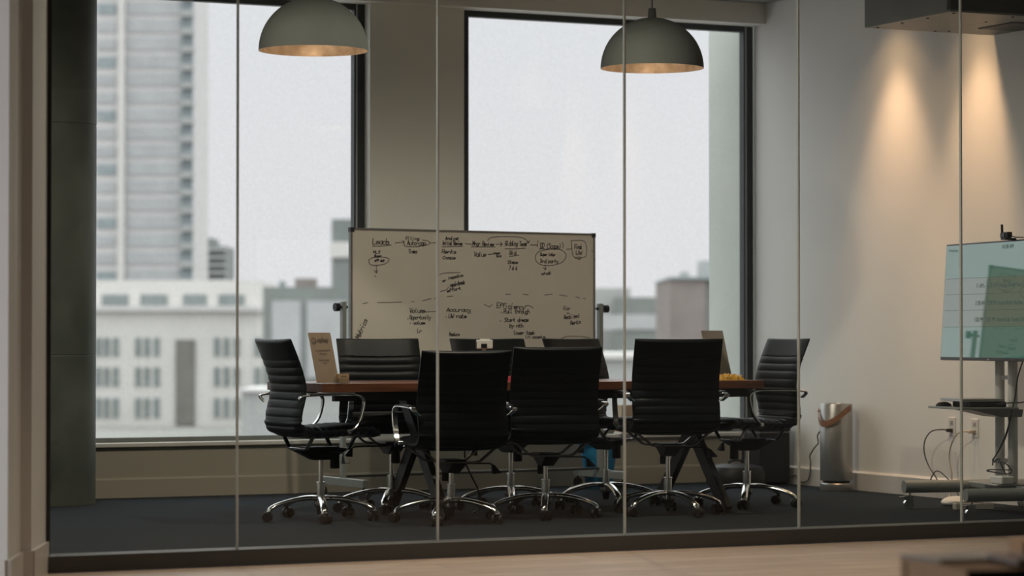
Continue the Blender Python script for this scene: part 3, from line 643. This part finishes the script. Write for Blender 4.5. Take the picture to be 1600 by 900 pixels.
# ================================================================ THINGS ON THE TABLE
TT = .7605
def sign(name, label, x, y, face, with_text, m, H=.285, W=.215):
    t = empty(name, label, 'sign', (x, y, TT), face)   # local -Y faces the reader, leans back to +Y
    ln = R(13)
    bm = bmesh.new(); dx = math.sin(ln)*H; dz = math.cos(ln)*H
    def slab(y0, th):
        a = [(-W/2, y0, .004), (W/2, y0, .004), (W/2, y0+dx, dz), (-W/2, y0+dx, dz)]
        va = [bm.verts.new(p) for p in a]; vb = [bm.verts.new((p[0], p[1]+th, p[2])) for p in a]
        bm.faces.new(va); bm.faces.new(vb[::-1])
        for i in range(4): bm.faces.new((va[i], va[(i+1) % 4], vb[(i+1) % 4], vb[i]))
    slab(0, .0012); obj('paper_insert', bm, M[m], t)
    bm = bmesh.new(); slab(-.002, .0015); slab(.0018, .0015); bm_box(bm, -W/2, W/2, -.002, .09, 0, .0025); obj('acrylic_stand', bm, M['acrylic'], t)
    if with_text:
        rot = (R(90)-ln, 0, 0)
        def at(u, v): return (u, -.0030 + math.sin(ln)*v, .004 + math.cos(ln)*v)
        text('sign_lettering', 'upliup', t, at(-.035, H*.80), .040, .098, 'ink', rot)
        text('sign_lettering', 'Company Password', t, at(-.062, H*.62), .017, .125, 'ink', rot)
        text('sign_lettering', 'WifiGuest', t, at(-.032, H*.555), .013, .062, 'ink', rot)
        text('sign_lettering', 'Guest Password', t, at(-.048, H*.43), .016, .092, 'ink', rot)
        text('sign_lettering', 'Wifi', t, at(-.018, H*.365), .013, .030, 'ink', rot)
        bm = bmesh.new()
        pts = [(0,.021),(.017,.008),(.014,-.010),(.0,-.018),(-.014,-.010),(-.017,.008),(0,.021)]
        for a, b in zip(pts, pts[1:]):
            a = Vector(a); b = Vector(b); d = (b-a).normalized(); n = Vector((-d.y, d.x))*.0018
            q = [a+n, a-n, b-n, b+n]; bm.faces.new([bm.verts.new(at(-.062+p.x, H*.82+p.y)) for p in q])
        pts = [(-.011,-.012),(0,-.004),(.011,-.012)]
        for a, b in zip(pts, pts[1:]):
            a = Vector(a); b = Vector(b); d = (b-a).normalized(); n = Vector((-d.y, d.x))*.0018
            q = [a+n, a-n, b-n, b+n]; bm.faces.new([bm.verts.new(at(-.062+p.x, H*.82+p.y)) for p in q])
        obj('sign_emblem', bm, M['ink'], t)
    return t
sign('table_sign', 'tan paper sign in a slanted clear stand at the left end of the table', 5.345, 13.54, R(29), True, 'kraft', W=.19)
sign('table_sign', 'pale blank tan sign in a slanted stand beside the yellow wrapper', 8.045, 13.93, R(29), False, 'kraftlight', H=.30, W=.25)
t = empty('card_holder', 'small clear holder with tan business cards in front of the left table sign', 'card holder', (5.405, 13.485, TT), R(29))
bm = bmesh.new(); bm_box(bm, -.048, .048, -.018, -.016, 0, .032); bm_box(bm, -.048, .048, -.02, .022, 0, .003)
for x in (-.048, .046): bm_box(bm, x, x+.002, -.016, .022, .003, .030)
bm_box(bm, -.046, .046, .020, .022, .003, .045); obj('holder_tray', bm, M['acrylic'], t)
bm = bmesh.new()
for k in range(8): bm_box(bm, -.044, .044, -.013+k*.0032, -.0115+k*.0032, .003, .054)
obj('business_cards', bm, M['cardtan'], t)
text('card_lettering', 'upliup', t, (-.028, -.0136, .036), .016, .05, 'ink')
# white conference device
t = empty('conference_device', 'small white table device with a dark square front, standing behind the chairs', 'device', (6.43, 13.85, TT), R(-18))
B('stand', (-.05, .05, -.04, .04, 0, .006), M['white'], t, bevel=.002)
bm = bmesh.new(); bm_tube(bm, [(0, .01, .006), (0, .01, .19)], .012, 12); obj('neck', bm, M['white'], t, smooth=35)
B('head', (-.046, .046, -.03, .03, .185, .238), M['white'], t, bevel=.006)
B('display', (-.022, .012, -.0315, -.029, .190, .215), M['bezel'], t)
B('side_grille', (-.0475, -.045, -.018, .018, .188, .226), M['bezel'], t)
B('top_disc', (-.024, .030, -.02, .02, .238, .243), M['white'], t, bevel=.002)
# yellow wrapper
t = empty('snack_wrapper', 'crumpled yellow wrapper near the right end of the table', 'wrapper', (7.875, 13.56, TT), R(8))
def crumple(L, W, H, seed):
    rr = random.Random(seed); bm = bmesh.new(); nx, ny = 22, 12; vs = []
    for side in (1, -1):
        g = []
        for i in range(nx+1):
            row = []
            for j in range(ny+1):
                u, v = i/nx, j/ny; e = (math.sin(math.pi*u)*math.sin(math.pi*v))**.35 if 0 < u < 1 and 0 < v < 1 else 0
                z = H*e*(.75+.5*rr.random()) if side == 1 else 0
                row.append(bm.verts.new(((u-.5)*L + (rr.random()-.5)*.006*(side == 1), (v-.5)*W + .006*math.sin(u*17), max(0, z))))
            g.append(row)
        vs.append(g)
        for i in range(nx):
            for j in range(ny): bm.faces.new((g[i][j], g[i+1][j], g[i+1][j+1], g[i][j+1]))
    bmesh.ops.remove_doubles(bm, verts=bm.verts, dist=.0008)
    return bm
obj('wrapper_body', crumple(.19, .10, .034, 2), M['yellow'], t)
bm = bmesh.new(); bm_box(bm, .075, .088, -.03, .03, .010, .030); obj('wrapper_end', bm, M['cardtan'], t, bevel=.003)
bm = bmesh.new(); bm_box(bm, -.115, -.085, -.02, .02, 0, .02); obj('wrapper_tag', bm, M['kraftlight'], t, bevel=.004)
t = empty('red_token', 'small red plastic box standing on the table between the near chairs', 'box', (6.43, 13.49, TT), R(-10))
B('box_body', (-.014, .014, -.02, .02, 0, .028), M['red'], t, bevel=.003)
B('box_lid', (-.0145, .0145, -.0205, .0205, .028, .034), M['red'], t, bevel=.002)

# ================================================================ BEHIND THE TABLE
t = empty('recycling_bin', 'blue plastic recycling bin on the carpet behind the chairs', 'bin', (8.21, 15.86, 0))
bm = bmesh.new(); n = 28
bm_lathe(bm, [(0, .0), (.085, 0), (.090, .02), (.128, .30), (.135, .305), (.135, .312), (.124, .312), (.086, .025), (0, .025)], n); obj('bin_body', bm, M['blue'], t, smooth=40)
bm = bmesh.new(); bm_lathe(bm, [(.136, .285), (.140, .29), (.140, .318), (.125, .322), (.122, .312)], n); obj('bin_liner', bm, M['blue'], t, smooth=40)
t = empty('cardboard_box', 'open tan cardboard box on the window sill behind the chairs', 'box', (8.60, 16.19, .3455))
B('box_body', (-.07, .07, -.055, .055, .012, .20), M['cardboard'], t, bevel=.002)
B('box_base', (-.075, .075, -.06, .06, 0, .012), M['white'], t, bevel=.003)
# black pedestal bin and flat case by the corner
t = empty('pedal_bin', 'tall black bin in the corner behind the end chair', 'bin', (9.45, 15.76, 0), R(0))
B('bin_body', (-.12, .12, -.13, .13, .01, .36), M['black'], t, bevel=.012)
B('bin_lid', (-.125, .125, -.135, .135, .364, .44), M['black'], t, bevel=.015)
B('lid_trim', (-.126, .126, -.136, .136, .358, .365), M['alu'], t)
t = empty('equipment_case', 'low rounded black case on the carpet beside the tall black bin', 'case', (9.13, 15.62, 0), R(8))
bm = bmesh.new(); bm_lathe(bm, [(0, 0), (.17, 0), (.20, .02), (.20, .10), (.18, .135), (.08, .155), (0, .16)], 36); obj('case_body', bm, M['black'], t, smooth=45)
bm = bmesh.new(); bm_tube(bm, catmull([(-.06, 0, .152), (-.04, 0, .175), (.04, 0, .175), (.06, 0, .152)], 5), .008, 8); obj('carry_handle', bm, M['black'], t, smooth=True)
# air purifier
t = empty('air_purifier', 'silver cylindrical air purifier with a tan leather strap by the right wall', 'air purifier', (9.495, 14.93, 0))
bm = bmesh.new(); bm_lathe(bm, [(0, 0), (.105, 0), (.108, .006), (.108, .046), (.104, .050), (0, .050)], 48); obj('base_ring', bm, M['silver'], t, smooth=40)
bm = bmesh.new(); bm_lathe(bm, [(0, .050), (.086, .050), (.092, .068), (0, .068)], 40); obj('air_intake', bm, M['black'], t, smooth=40)
bm = bmesh.new(); bm_lathe(bm, [(0, .068), (.105, .068), (.107, .072), (.107, .570), (.104, .575), (.085, .575), (.080, .560), (0, .560)], 48); obj('body', bm, M['silver'], t, smooth=40)
bm = bmesh.new()
for k in range(7): bm_tube(bm, [(.01*k*math.cos(a)*1.1, .01*k*math.sin(a)*1.1, .563) for a in [2*math.pi*i/24 for i in range(25)]] if k else [(0,0,.560),(0,0,.565)], .002, 5)
obj('vent_rings', bm, M['blacksteel'], t)
# strap hanging round the side facing the room
a0 = math.atan2(-.20, -.98) - R(0)
pts = []
for i in range(15):
    u = i/14; a = R(-66) + (R(-214)-R(-66))*u; rr = .112 + .016*math.sin(math.pi*u)
    pts.append((rr*math.cos(a), rr*math.sin(a), .548 - .095*math.sin(math.pi*u**1.5) - .02*u))
bm = bmesh.new(); ring = []
for i, p in enumerate(pts):
    a = Vector(p); o_ = Vector((p[0], p[1], 0)).normalized()*.004
    ring.append([bm.verts.new(q) for q in (a+Vector((0,0,.020)), a+Vector((0,0,.020))+o_, a-Vector((0,0,.020))+o_, a-Vector((0,0,.020)))])
for a, b in zip(ring, ring[1:]):
    for k in range(4): bm.faces.new((a[k], a[(k+1) % 4], b[(k+1) % 4], b[k]))
bm.faces.new(ring[0]); bm.faces.new(ring[-1][::-1]); st = obj('carry_strap', bm, M['tanleather'], t, smooth=40)
for i in (0, -1):
    p = Vector(pts[i]); q = Vector((p.x, p.y, 0)).normalized()
    bm = bmesh.new(); bm_tube(bm, [p-q*.012, p+q*.009], .009, 12); obj('strap_stud', bm, M['silver'], st, smooth=True)
# small dark emblem near the foot of the purifier
bm = bmesh.new()
for k, (da, zz_) in enumerate(((-.10, .155), (-.02, .165), (.10, .150), (.17, .158), (.02, .20))):
    a = R(-128)+da; c = Vector((.1078*math.cos(a), .1078*math.sin(a), zz_)); s = Vector((-math.sin(a), math.cos(a), 0))
    bm.faces.new([bm.verts.new(c+s*u*.007+Vector((0,0,v*.009))) for u, v in ((-1,-.6),(.6,-1),(1,.7),(-.5,1))])
obj('emblem', bm, M['alu'], t)
# its cord, from the corner bin up to the purifier's back
bm = bmesh.new()
bm_tube(bm, catmull([(9.615,15.870,0.008),(9.615,15.759,0.038),(9.615,15.633,0.061),(9.615,15.583,0.024),(9.615,15.525,0.023),(9.615,15.476,0.038),(9.615,15.451,0.083),(9.615,15.443,0.162),(9.615,15.451,0.205),(9.615,15.394,0.260),(9.615,15.345,0.296),(9.615,15.353,0.348),(9.615,15.297,0.389)], 6), .0045, 8)
tag(obj('power_cable', bm, M['cable'], smooth=True), 'dark power cord snaking up the wall beside the silver purifier', 'cord')
# under-table cable
bm = bmesh.new(); bm_tube(bm, catmull([(6.27,13.70,.712),(6.27,13.71,.55),(6.25,13.72,.40),(6.25,13.72,.32),(6.29,13.74,.24),(6.35,13.76,.14),(6.37,13.78,.04),(6.36,13.85,.008)], 5), .005, 8)
tag(obj('power_cable', bm, M['cable'], smooth=True), 'black cable dropping from under the table between the near chairs', 'cord')

# ================================================================ WALL OUTLETS
def outlet(label, y, z, plugm, dz):
    t = empty('wall_outlet', label, 'outlet', (9.65, y, z), R(-90), 'wall outlets beside the screen cart')   # local -Y is out into the room after the turn
    B('cover_plate', (-.036, .036, -.006, 0, -.058, .058), M['white'], t, bevel=.002)
    for q in (-.024, .024):
        f = B('socket', (-.016, .016, -.008, -.006, q-.015, q+.015), M['ltgrey'], t, bevel=.003)
        bm = bmesh.new()
        for x in (-.006, .006): bm_box(bm, x-.0015, x+.0015, -.0085, -.008, q-.006, q+.006)
        obj('socket_slots', bm, M['bezel'], f)
    return t
outlet('white wall outlet with a black plug, left of the pair', 13.83, .453, 'black', 0)
outlet('white wall outlet with a cream plug, right of the pair', 13.585, .449, 'cream', 0)
def plugcord(label, pts, m, r=.004):
    t = tag(obj('power_cable', (lambda b: (bm_tube(b, catmull(pts, 7), r, 8), b)[1])(bmesh.new()), M[m], smooth=True), label, 'cord')
    p = Vector(pts[0]); bm = bmesh.new(); bm_box(bm, p.x-.008, p.x+.026, p.y-.012, p.y+.012, p.z-.011, p.z+.011); obj('plug', bm, M[m], t, bevel=.004); return t
plugcord('black power cord looping down from the left wall outlet', [(9.615,13.825,.430),(9.58,13.850,.435),(9.56,13.930,.42),(9.56,14.000,.36),(9.57,14.020,.28),(9.57,13.970,.20),(9.57,13.890,.13),(9.56,13.860,.09),(9.56,13.890,.06),(9.57,13.940,.075),(9.57,13.950,.12),(9.57,13.900,.17),(9.56,13.830,.17),(9.55,13.750,.14),(9.54,13.670,.10),(9.52,13.590,.05),(9.50,13.520,.01)], 'cable')
plugcord('cream power cord dropping from the right wall outlet', [(9.615,13.590,.428),(9.58,13.610,.43),(9.57,13.670,.41),(9.57,13.730,.34),(9.57,13.750,.26),(9.575,13.730,.17),(9.57,13.730,.08),(9.54,13.710,.02),(9.50,13.670,.008)], 'wcable', .0045)

# ================================================================ SCREEN CART
cart = empty('screen_cart', 'grey wheeled stand carrying the large screen by the right wall', 'stand', (9.19, 12.62, 0), R(-101.2))
for x in (-.105, .07):
    bm = bmesh.new(); bm_tube(bm, [(x, 0, .17), (x, 0, 1.40)], .028, 20); obj('pole', bm, M['litmetal'], cart, smooth=35)
bm = bmesh.new()
for z in (.30, .78, 1.2): bm_box(bm, -.08, .045, -.008, .008, z-.012, z+.012)
obj('pole_brace', bm, M['ltgrey'], cart)
for x in (-.44, .44):
    bm = bmesh.new(); bm_tube(bm, [(x, -.46, .132), (x, .36, .132)], .037, 24); ft = obj('foot_tube', bm, M['greymetal'], cart, smooth=35)
    for y in (-.42, .31):
        bm = bmesh.new(); bm_tube(bm, [(x-.012, y-.01, .030), (x+.012, y-.01, .030)], .030, 18); bm_tube(bm, [(x, y, .04), (x, y, .10)], .007, 8)
        bm_bar(bm, [(x, y, .075), (x, y-.07, .072)], .03, .006, side=(1,0,0)); bm_box(bm, x-.02, x-.014, y-.03, y+.012, .02, .082); bm_box(bm, x+.014, x+.02, y-.03, y+.012, .02, .082)
        obj('caster', bm, M['chrome'], ft, smooth=35)
bm = bmesh.new(); bm_box(bm, -.44, .44, -.05, .05, .125, .165); obj('base_beam', bm, M['greymetal'], cart, bevel=.008)
B('base_cover', (-.20, .20, -.16, .10, .165, .176), M['ltgrey'], cart, bevel=.004)
B('shelf', (-.22, .22, -.40, -.03, .602, .614), M['greymetal'], cart, bevel=.003)
bm = bmesh.new()
v0 = [bm.verts.new(p) for p in ((-.15,-.30,.601),(.15,-.30,.601),(.15,.03,.601),(-.15,.03,.601))]; v1 = [bm.verts.new(p) for p in ((-.13,-.10,.555),(.13,-.10,.555),(.13,.03,.555),(-.13,.03,.555))]
bm.faces.new(v0); bm.faces.new(v1[::-1])
for i in range(4): bm.faces.new((v0[i], v0[(i+1) % 4], v1[(i+1) % 4], v1[i]))
obj('shelf_bracket', bm, M['greymetal'], cart, bevel=.003)
B('screen_mount', (-.20, .20, -.125, -.02, 1.05, 1.35), M['blacksteel'], cart)
# things on the shelf
def on_cart(x, y, z):
    a = R(-101.2); return (9.19 + x*math.cos(a) - y*math.sin(a), 12.62 + x*math.sin(a) + y*math.cos(a), z)
t = empty('media_player', 'flat black box on the shelf of the screen cart', 'device', on_cart(.02, -.20, .6145), R(-101.2))
B('device_body', (-.12, .12, -.10, .13, 0, .030), M['bezel'], t, bevel=.006); B('device_front', (-.10, .10, -.104, -.10, .006, .024), M['black'], t)
t = empty('laptop', 'closed silver laptop lying on the flat black box', 'laptop', on_cart(.0, -.20, .6455), R(-101.2))
B('laptop_base', (-.16, .16, -.15, .11, 0, .009), M['silver'], t, bevel=.003); B('laptop_lid', (-.16, .16, -.15, .11, .0095, .016), M['silver'], t, bevel=.003)
t = empty('computer_mouse', 'dark mouse at the front of the cart shelf', 'mouse', on_cart(-.12, -.345, .6145), R(-101.2))
bm = bmesh.new(); bmesh.ops.create_uvsphere(bm, u_segments=20, v_segments=12, radius=1)
bmesh.ops.scale(bm, vec=(.028, .05, .026), verts=bm.verts); bmesh.ops.bisect_plane(bm, geom=bm.verts[:]+bm.edges[:]+bm.faces[:], plane_co=(0,0,0), plane_no=(0,0,-1), clear_outer=True)
obj('mouse_body', bm, M['black'], t, smooth=True)
# screen
s = empty('display_screen', 'large wall-facing display screen with a pale green meeting schedule', 'screen', (9.000, 12.548, .878), R(-98.6), rx=R(-3.7))
s['label'] = 'large flat display screen showing a pale green meeting schedule'
W2, HT = .615, .687
B('screen_housing', (-W2, W2, .002, .035, 0, HT), M['bezel'], s, bevel=.003)
B('screen_back', (-.40, .40, .035, .062, .10, .50), M['black'], s, bevel=.01)
pn = B('screen_panel', (-W2+.010, W2-.010, -.0005, .002, .018, HT-.010), M['screen'], s)
B('schedule_band', (-W2+.012, W2-.012, -.0015, -.0006, .195, .480), M['screenband'], pn)
bm = bmesh.new()
for z in (.195, .292, .386, .480): bm_box(bm, -W2+.03, W2-.03, -.002, -.0016, z-.001, z+.001)
obj('divider_lines', bm, M['screentext'], pn)
for z, a, b in ((.432, '11 AM - 11:30 AM', 'DotCom Weekly Team Launch'), (.332, '11:30 AM - 12:00 PM', 'Alcordo Rutila / Needham, Ac...'), (.236, '1:00 PM - 2:00 PM', 'Alcordo Rutila / Brandon & Ben...')):
    text('schedule_text', a, pn, (-.195, -.0022, z-.012), .038, .265); text('schedule_text', b, pn, (.09, -.0022, z-.012), .038, .365)
text('schedule_text', '10:28 AM', pn, (.10, -.0022, .640), .032, .14); text('schedule_text', 'Monday', pn, (-.57, -.0022, .640), .022, .12)
B('maker_mark', (-.012, .012, .0008, .002, .005, .012), M['ltgrey'], s)
# webcam
t = empty('webcam', 'small black webcam with an upright aerial clipped on top of the screen', 'webcam', (8.985+.044*1.0-.04, 12.552-.20, .878+.690), R(-101.2))
B('clip', (-.03, .03, -.02, .05, -.004, .006), M['black'], t, bevel=.002)
B('camera_body', (-.05, .05, -.016, .016, .006, .040), M['black'], t, bevel=.006)
bm = bmesh.new(); bm_tube(bm, [(.01, -.022, .023), (.01, -.015, .023)], .011, 14); obj('lens', bm, M['bezel'], t, smooth=True)
bm = bmesh.new(); bm_tube(bm, [(-.052, 0, .02), (-.056, 0, .085)], .007, 10); obj('aerial', bm, M['black'], t, smooth=True)
bm = bmesh.new(); bm_tube(bm, catmull([(.05, .01, .015), (.09, .02, .008), (.16, .03, .004)], 4), .003, 6); obj('webcam_cable', bm, M['cable'], t, smooth=True)
# cables hanging on the cart
def cartcable(label, pts, r=.004, m='cable'):
    bm = bmesh.new(); bm_tube(bm, catmull([on_cart(*p) for p in pts], 6), r, 8); return tag(obj('signal_cable', bm, M[m], smooth=True), label, 'cable')
cartcable('black cable bundle hanging in a long loop beside the cart poles', [(.10,-.09,.642),(.03,-.055,.64),(.09,-.05,.60),(.12,-.045,.53),(.07,-.045,.44),(-.02,-.045,.36),(-.09,-.045,.31),(-.10,-.05,.27)])
cartcable('black cable falling from the screen past the shelf to the poles', [(.27,-.03,.88),(.22,-.04,.78),(.20,-.045,.68),(.17,-.05,.60),(.14,-.055,.52),(.07,-.055,.43),(-.03,-.055,.34),(-.09,-.055,.30)])
cartcable('black cable tangled around the foot of the cart poles', [(.20,-.05,.182),(.12,-.05,.20),(.04,-.05,.26),(-.02,-.05,.31),(-.06,-.06,.29),(.0,-.06,.30),(.10,-.06,.29),(.16,-.05,.25),(.10,-.05,.23),(-.05,-.05,.23),(-.15,-.06,.235),(-.10,-.06,.245),(.05,-.05,.25),(.14,-.045,.255)])
cartcable('black cable leading from the media box along the shelf out of view', [(.15,-.14,.632),(.24,-.10,.64),(.36,-.06,.65),(.50,-.03,.70)])
# power strip and adapter near the feet
t = empty('power_strip', 'cream power strip lying on the carpet under the cart', 'power strip', on_cart(-.30, -.08, 0), R(-15))
B('strip_body', (-.12, .12, -.03, .03, 0, .04), M['ltgrey'], t, bevel=.006)
bm = bmesh.new(); [bm_box(bm, -.10+k*.045, -.072+k*.045, -.014, .014, .04, .0415) for k in range(5)]; obj('socket_row', bm, M['bezel'], t)
t = empty('white_bag', 'rounded white plastic bag slumped on the carpet behind the far cart foot', 'bag', (9.30, 13.28, 0), R(20))
bm = bmesh.new(); bmesh.ops.create_uvsphere(bm, u_segments=28, v_segments=16, radius=1)
rr = random.Random(5)
for v in bm.verts: v.co = Vector((v.co.x*.11, v.co.y*.09, max(-.6, v.co.z)*.036+.022)) * 1.0 + Vector((rr.uniform(-.003,.003), rr.uniform(-.003,.003), 0))
obj('bag_body', bm, M['white'], t, smooth=True)
t = empty('power_adapter', 'white power adapter box on the cart base', 'adapter', on_cart(.12, -.10, .1765), R(-101.2))
B('adapter_body', (-.06, .10, -.04, .04, 0, .045), M['white'], t, bevel=.008); B('adapter_inlet', (-.068, -.06, -.012, .012, .008, .032), M['black'], t)

# ================================================================ FOREGROUND: table with books
def fg(r, d): return VW(r, d)
C0 = fg(1.112, 6.5); L0 = fg(1.012, 6.92); ux = (fg(1.112+.485, 6.62)-C0).normalized(); uy = (L0-C0).normalized()
ang = math.atan2(ux.y, ux.x)
ct = empty('coffee_table', 'low dark wooden side table holding the stacked books, mostly below the view', 'table', (C0 + ux*.35 + uy*.2), ang)
ct.location.z = 0
B('tabletop', (-.50, .50, -.30, .32, .315, .345), M['tablewood'], ct, bevel=.004)
for x in (-.45, .45):
    for y in (-.25, .27): B('leg', (x-.02, x+.02, y-.02, y+.02, 0, .315), M['tablewood'], ct)
t = empty('storage_box', 'tan box with a black front at the bottom right, books lying on it', 'box', (C0.x, C0.y, .3455), ang)
B('box_body', (0, .46, .004, .43, 0, .100), M['tan'], t, bevel=.002)
B('box_front', (.002, .46, 0, .004, 0, .100), M['black'], t)['label'] = 'black front of the box'
bm = bmesh.new(); bm_box(bm, -.0012, 0, .383, .392, .045, .085); bm_box(bm, -.0012, 0, .376, .399, .038, .046); bm_box(bm, -.0012, 0, .378, .397, .083, .089); obj('side_mark', bm, M['tablewood'], t)
text('front_lettering', '01', t, (.20, -.001, .03), .05, .05, 'ltgrey')
def book(label, x, y, rz, w_, h_, th, m, z, pages='ltgrey'):
    p = Vector((C0.x, C0.y, 0)) + ux*x + uy*y
    t = empty('magazine', label, 'magazine', (p.x, p.y, z), ang + rz)
    B('cover', (0, w_, 0, h_, th*.85, th), M[m], t); B('pages', (.003, w_-.003, .003, h_-.003, 0, th*.85), M[pages], t)
book('pale magazine lying on the tan box, mostly covered at its right', .01, .20, R(8), .26, .20, .010, 'magblue', .4458)
book('reddish dark magazine lying on the tan box', .14, .02, R(-4), .30, .22, .012, 'magred', .4562)
t = empty('paper_carton', 'small orange-tan carton standing behind the magazines at the right edge', 'box', fg(1.345, 7.0), ang)
t.location.z = .3455
B('carton_body', (0, .12, 0, .09, 0, .130), M['cardtan'], t, bevel=.002); B('carton_lid', (-.001, .121, -.001, .091, .130, .136), M['cardtan'], t)

# recessed downlights (fixtures of the spots above)
def downlight(x, y, label, grp):
    t = empty('ceiling_downlight', label, 'light', (x, y, CZ-.012), group=grp)
    bm = bmesh.new(); bm_lathe(bm, [(.048, .004), (.062, 0), (.062, .0115), (.048, .0115)], 28); obj('trim_ring', bm, M['white'], t, smooth=40)
    bm = bmesh.new(); bm_lathe(bm, [(0, .0105), (.047, .0105)], 28); obj('diffuser', bm, M['bulb'], t)
for x, y in ((9.36, 14.42), (9.36, 13.50)): downlight(x, y, 'recessed downlight in the ceiling washing the right wall', 'wall-washing downlights')
for x, y in ((4.3, 12.7), (6.42, 12.7)): downlight(x, y, 'recessed downlight in the meeting room ceiling', 'meeting room downlights')
for x, y in ((4.7, 10.1), (6.2, 10.1), (5.6, 6.5)): downlight(x, y, 'recessed downlight in the hall ceiling outside the glass', 'hall downlights')
